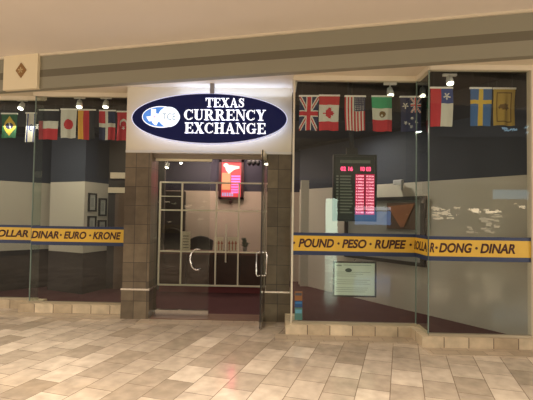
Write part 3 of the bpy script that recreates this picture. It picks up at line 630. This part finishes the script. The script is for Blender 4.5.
text_mesh('date_digits', '02 16', bx_(340.5), bx_(352.5), bz(171), bz(166.8), -.002, LEDM, LBd, off=.02)
text_mesh('time_digits', '10 03', bx_(360.5), bx_(370.5), bz(171), bz(166.8), -.002, LEDM, LBd, off=.02)
MB().box(bx_(355.3), bx_(364.4), -.002, 0, bz(214.5), bz(174)).build('digit_column', LEDB, LBd); MB().box(bx_(365.4), bx_(374.6), -.002, 0, bz(214.5), bz(174)).build('digit_column', LEDB, LBd)
rates = ['18.20', '0.740', '1.052', '0.885', '21.40', '108.3', '1.380', '0.905', '7.650', '3.950', '1.325', '9.410', '6.470']; rnd = random.Random(3)
for i in range(13):
    y0 = 175.2+i*3.02
    for c0_, c1_ in ((356, 363.6), (366.2, 373.8)):
        s = '%d.%04d' % (rnd.randint(0, 9), rnd.randint(0, 9999)); text_mesh('rate_digits', s, bx_(c0_), bx_(c1_), bz(y0+1.7), bz(y0+.1), -.003, LEDW, LBd, off=.02)
mb = MB()
for i in range(13):
    y0 = 175.2+i*3.02; mb.box(bx_(340), bx_(340+rnd.uniform(9, 13)), -.003, 0, bz(y0+1.9), bz(y0+.4)); mb.box(bx_(336.2), bx_(338.4), -.003, 0, bz(y0+2.0), bz(y0+.3))
mb.build('currency_rows', GR, LBd)
MB().tube([(-.04, .045, H), (-.08, .045, 3.46-a.z)], .035).build('hanging_post', BLACK, LBd)
MB().prism([(-.12, .01), (.04, .01), (.04, .08), (-.12, .08)], H, H+.10).build('bracket', BLACK, LBd)
# ------------------------------------------------------------------ certificate
a = at(332.6, 296.5, 5.78); b = at(376.4, 261.8, 5.78); W = b.x-a.x; H = b.z-a.z
ct = thing('framed_certificate', 'dark framed certificate hanging in the window below the yellow band', 'certificate', ((a.x+b.x)/2, 5.78, a.z))
for q in ((-W/2, -W/2+.022, 0, H), (W/2-.022, W/2, 0, H), (-W/2+.022, W/2-.022, 0, .022), (-W/2+.022, W/2-.022, H-.022, H)): MB().box(q[0], q[1], -.012, .012, q[2], q[3]).build('frame_side', DGREY, ct)
MB().box(-W/2+.022, W/2-.022, -.004, .006, .022, H-.022).build('sheet', mat('certificate_paper', (.56, .66, .58), .5), ct)
mb = MB(); lr = random.Random(5)
for k in range(11):
    z = H*(.14+.055*k)
    if k in (3, 7): continue
    mb.box(-W*.42, -W*.42+W*lr.uniform(.45, .8), -.0055, -.004, z, z+.0055)
mb.box(-W*.42, -W*.30, -.0055, -.004, H*.86, H*.90); mb.box(-W*.26, W*.38, -.0055, -.004, H*.885, H*.90)
mb.build('print', mat('grey_ink', (.22, .28, .25), .6), ct)
MB().wall(ellipse(-W*.14, H*.75, .045, .026, 24), -.007, -.004).build('oval_emblem', mat('dark_emblem', (.03, .06, .05), .5), ct)
MB().tube([(0, 0, H), (0, 0, H+.02), (.0, -.02, H+.035), (0, -.069, H+.035)], .004, 8).build('hook', CHROME, ct)
# ------------------------------------------------------------------ payment stickers
for (y0, y1, c, lab, c2) in ((291.5, 300.5, (.24, .10, .03), 'orange and dark square sticker, topmost at lower left corner of window', (.06, .06, .07)), (301, 307.2, (.012, .06, .17), 'plain blue sticker in the middle of the corner sticker column', (.03, .15, .35)), (307.8, 320, (.06, .16, .14), 'teal and green sticker, lowest of the corner sticker column', (.10, .30, .40))):
    a = at(294.6, y1, YC-.003); b = at(302.4, y0, YC-.003); W, H = b.x-a.x, b.z-a.z
    t = thing('window_sticker', lab, 'sticker', ((a.x+b.x)/2, YC, a.z), 0, 'card stickers in the window corner')
    MB().box(-W/2, W/2, -.003, -.0005, 0, H).build('sticker_sheet', mat('sticker_%d' % int(y0), c, .5), t)
    MB().box(-W/2+.008, W/2-.008, -.004, -.003, H*.55, H*.85).build('sticker_print', mat('sticker_b%d' % int(y0), c2, .5), t)
# ------------------------------------------------------------------ the other side of the mall (seen in reflections)
YO = -8.0
struct(MB().box(-9, 16, YO-.2, YO, 3.2, 5.0).build('wall_opposite_fascia', mat('opposite_fascia', (.35, .32, .26), .7)))
struct(MB().box(-9, 16, YO-3.2, YO-3, 0, 3.2).build('wall_opposite_back', mat('opposite_back', (.16, .13, .11), .8)))
def E_(n, c, s): return mat(n, (.3, .3, .3), .5, emit=c, es=s)
struct(MB().box(2.2, 2.72, YO-.1, YO, 0, 2.3).build('wall_lit_column', E_('lit_column', (.75, 1, .78), 10)))
wz = 1
def litsign(x0, x1, z0, z1, c, s):
    global wz; wz += 1
    struct(MB().box(x0, x1, YO-.06, YO-.02, z0, z1).build('window_%d' % (wz+4), E_('lit_sign_%d' % wz, c, s)))
litsign(3.5, 5.1, 1.15, 1.75, (.15, .45, 1), 3.5)
litsign(3.5, 5.1, 1.80, 1.95, (.8, .9, 1), 4)
litsign(9.2, 11.2, 2.35, 2.75, (.35, .75, 1), 2.2)
rr = random.Random(11)
for (xa, xb, za, zb, n, s) in ((6.7, 7.7, 1.45, 1.95, 26, 6), (8.2, 9.5, 1.75, 1.9, 20, 9), (8.2, 9.5, .9, 1.7, 26, 4), (10.1, 11.8, 1.9, 2.2, 14, 7), (8.5, 12, 4.9, 5.6, 12, 5), (-7, -2, 1.0, 2.2, 12, 3)):
    mb = MB()
    for k in range(n):
        x = rr.uniform(xa, xb); z = rr.uniform(za, zb); q = rr.uniform(.03, .09); mb.box(x-q*1.5, x+q*1.5, YO-.1, YO-.05, z-q*.5, z+q*.5)
    mb.build('trim_shop_lights', E_('shop_lights_%d_%d' % (n, int(xa)), (1, .78, .5) if za < 4 else (.5, .8, 1), s))['kind'] = 'structure'
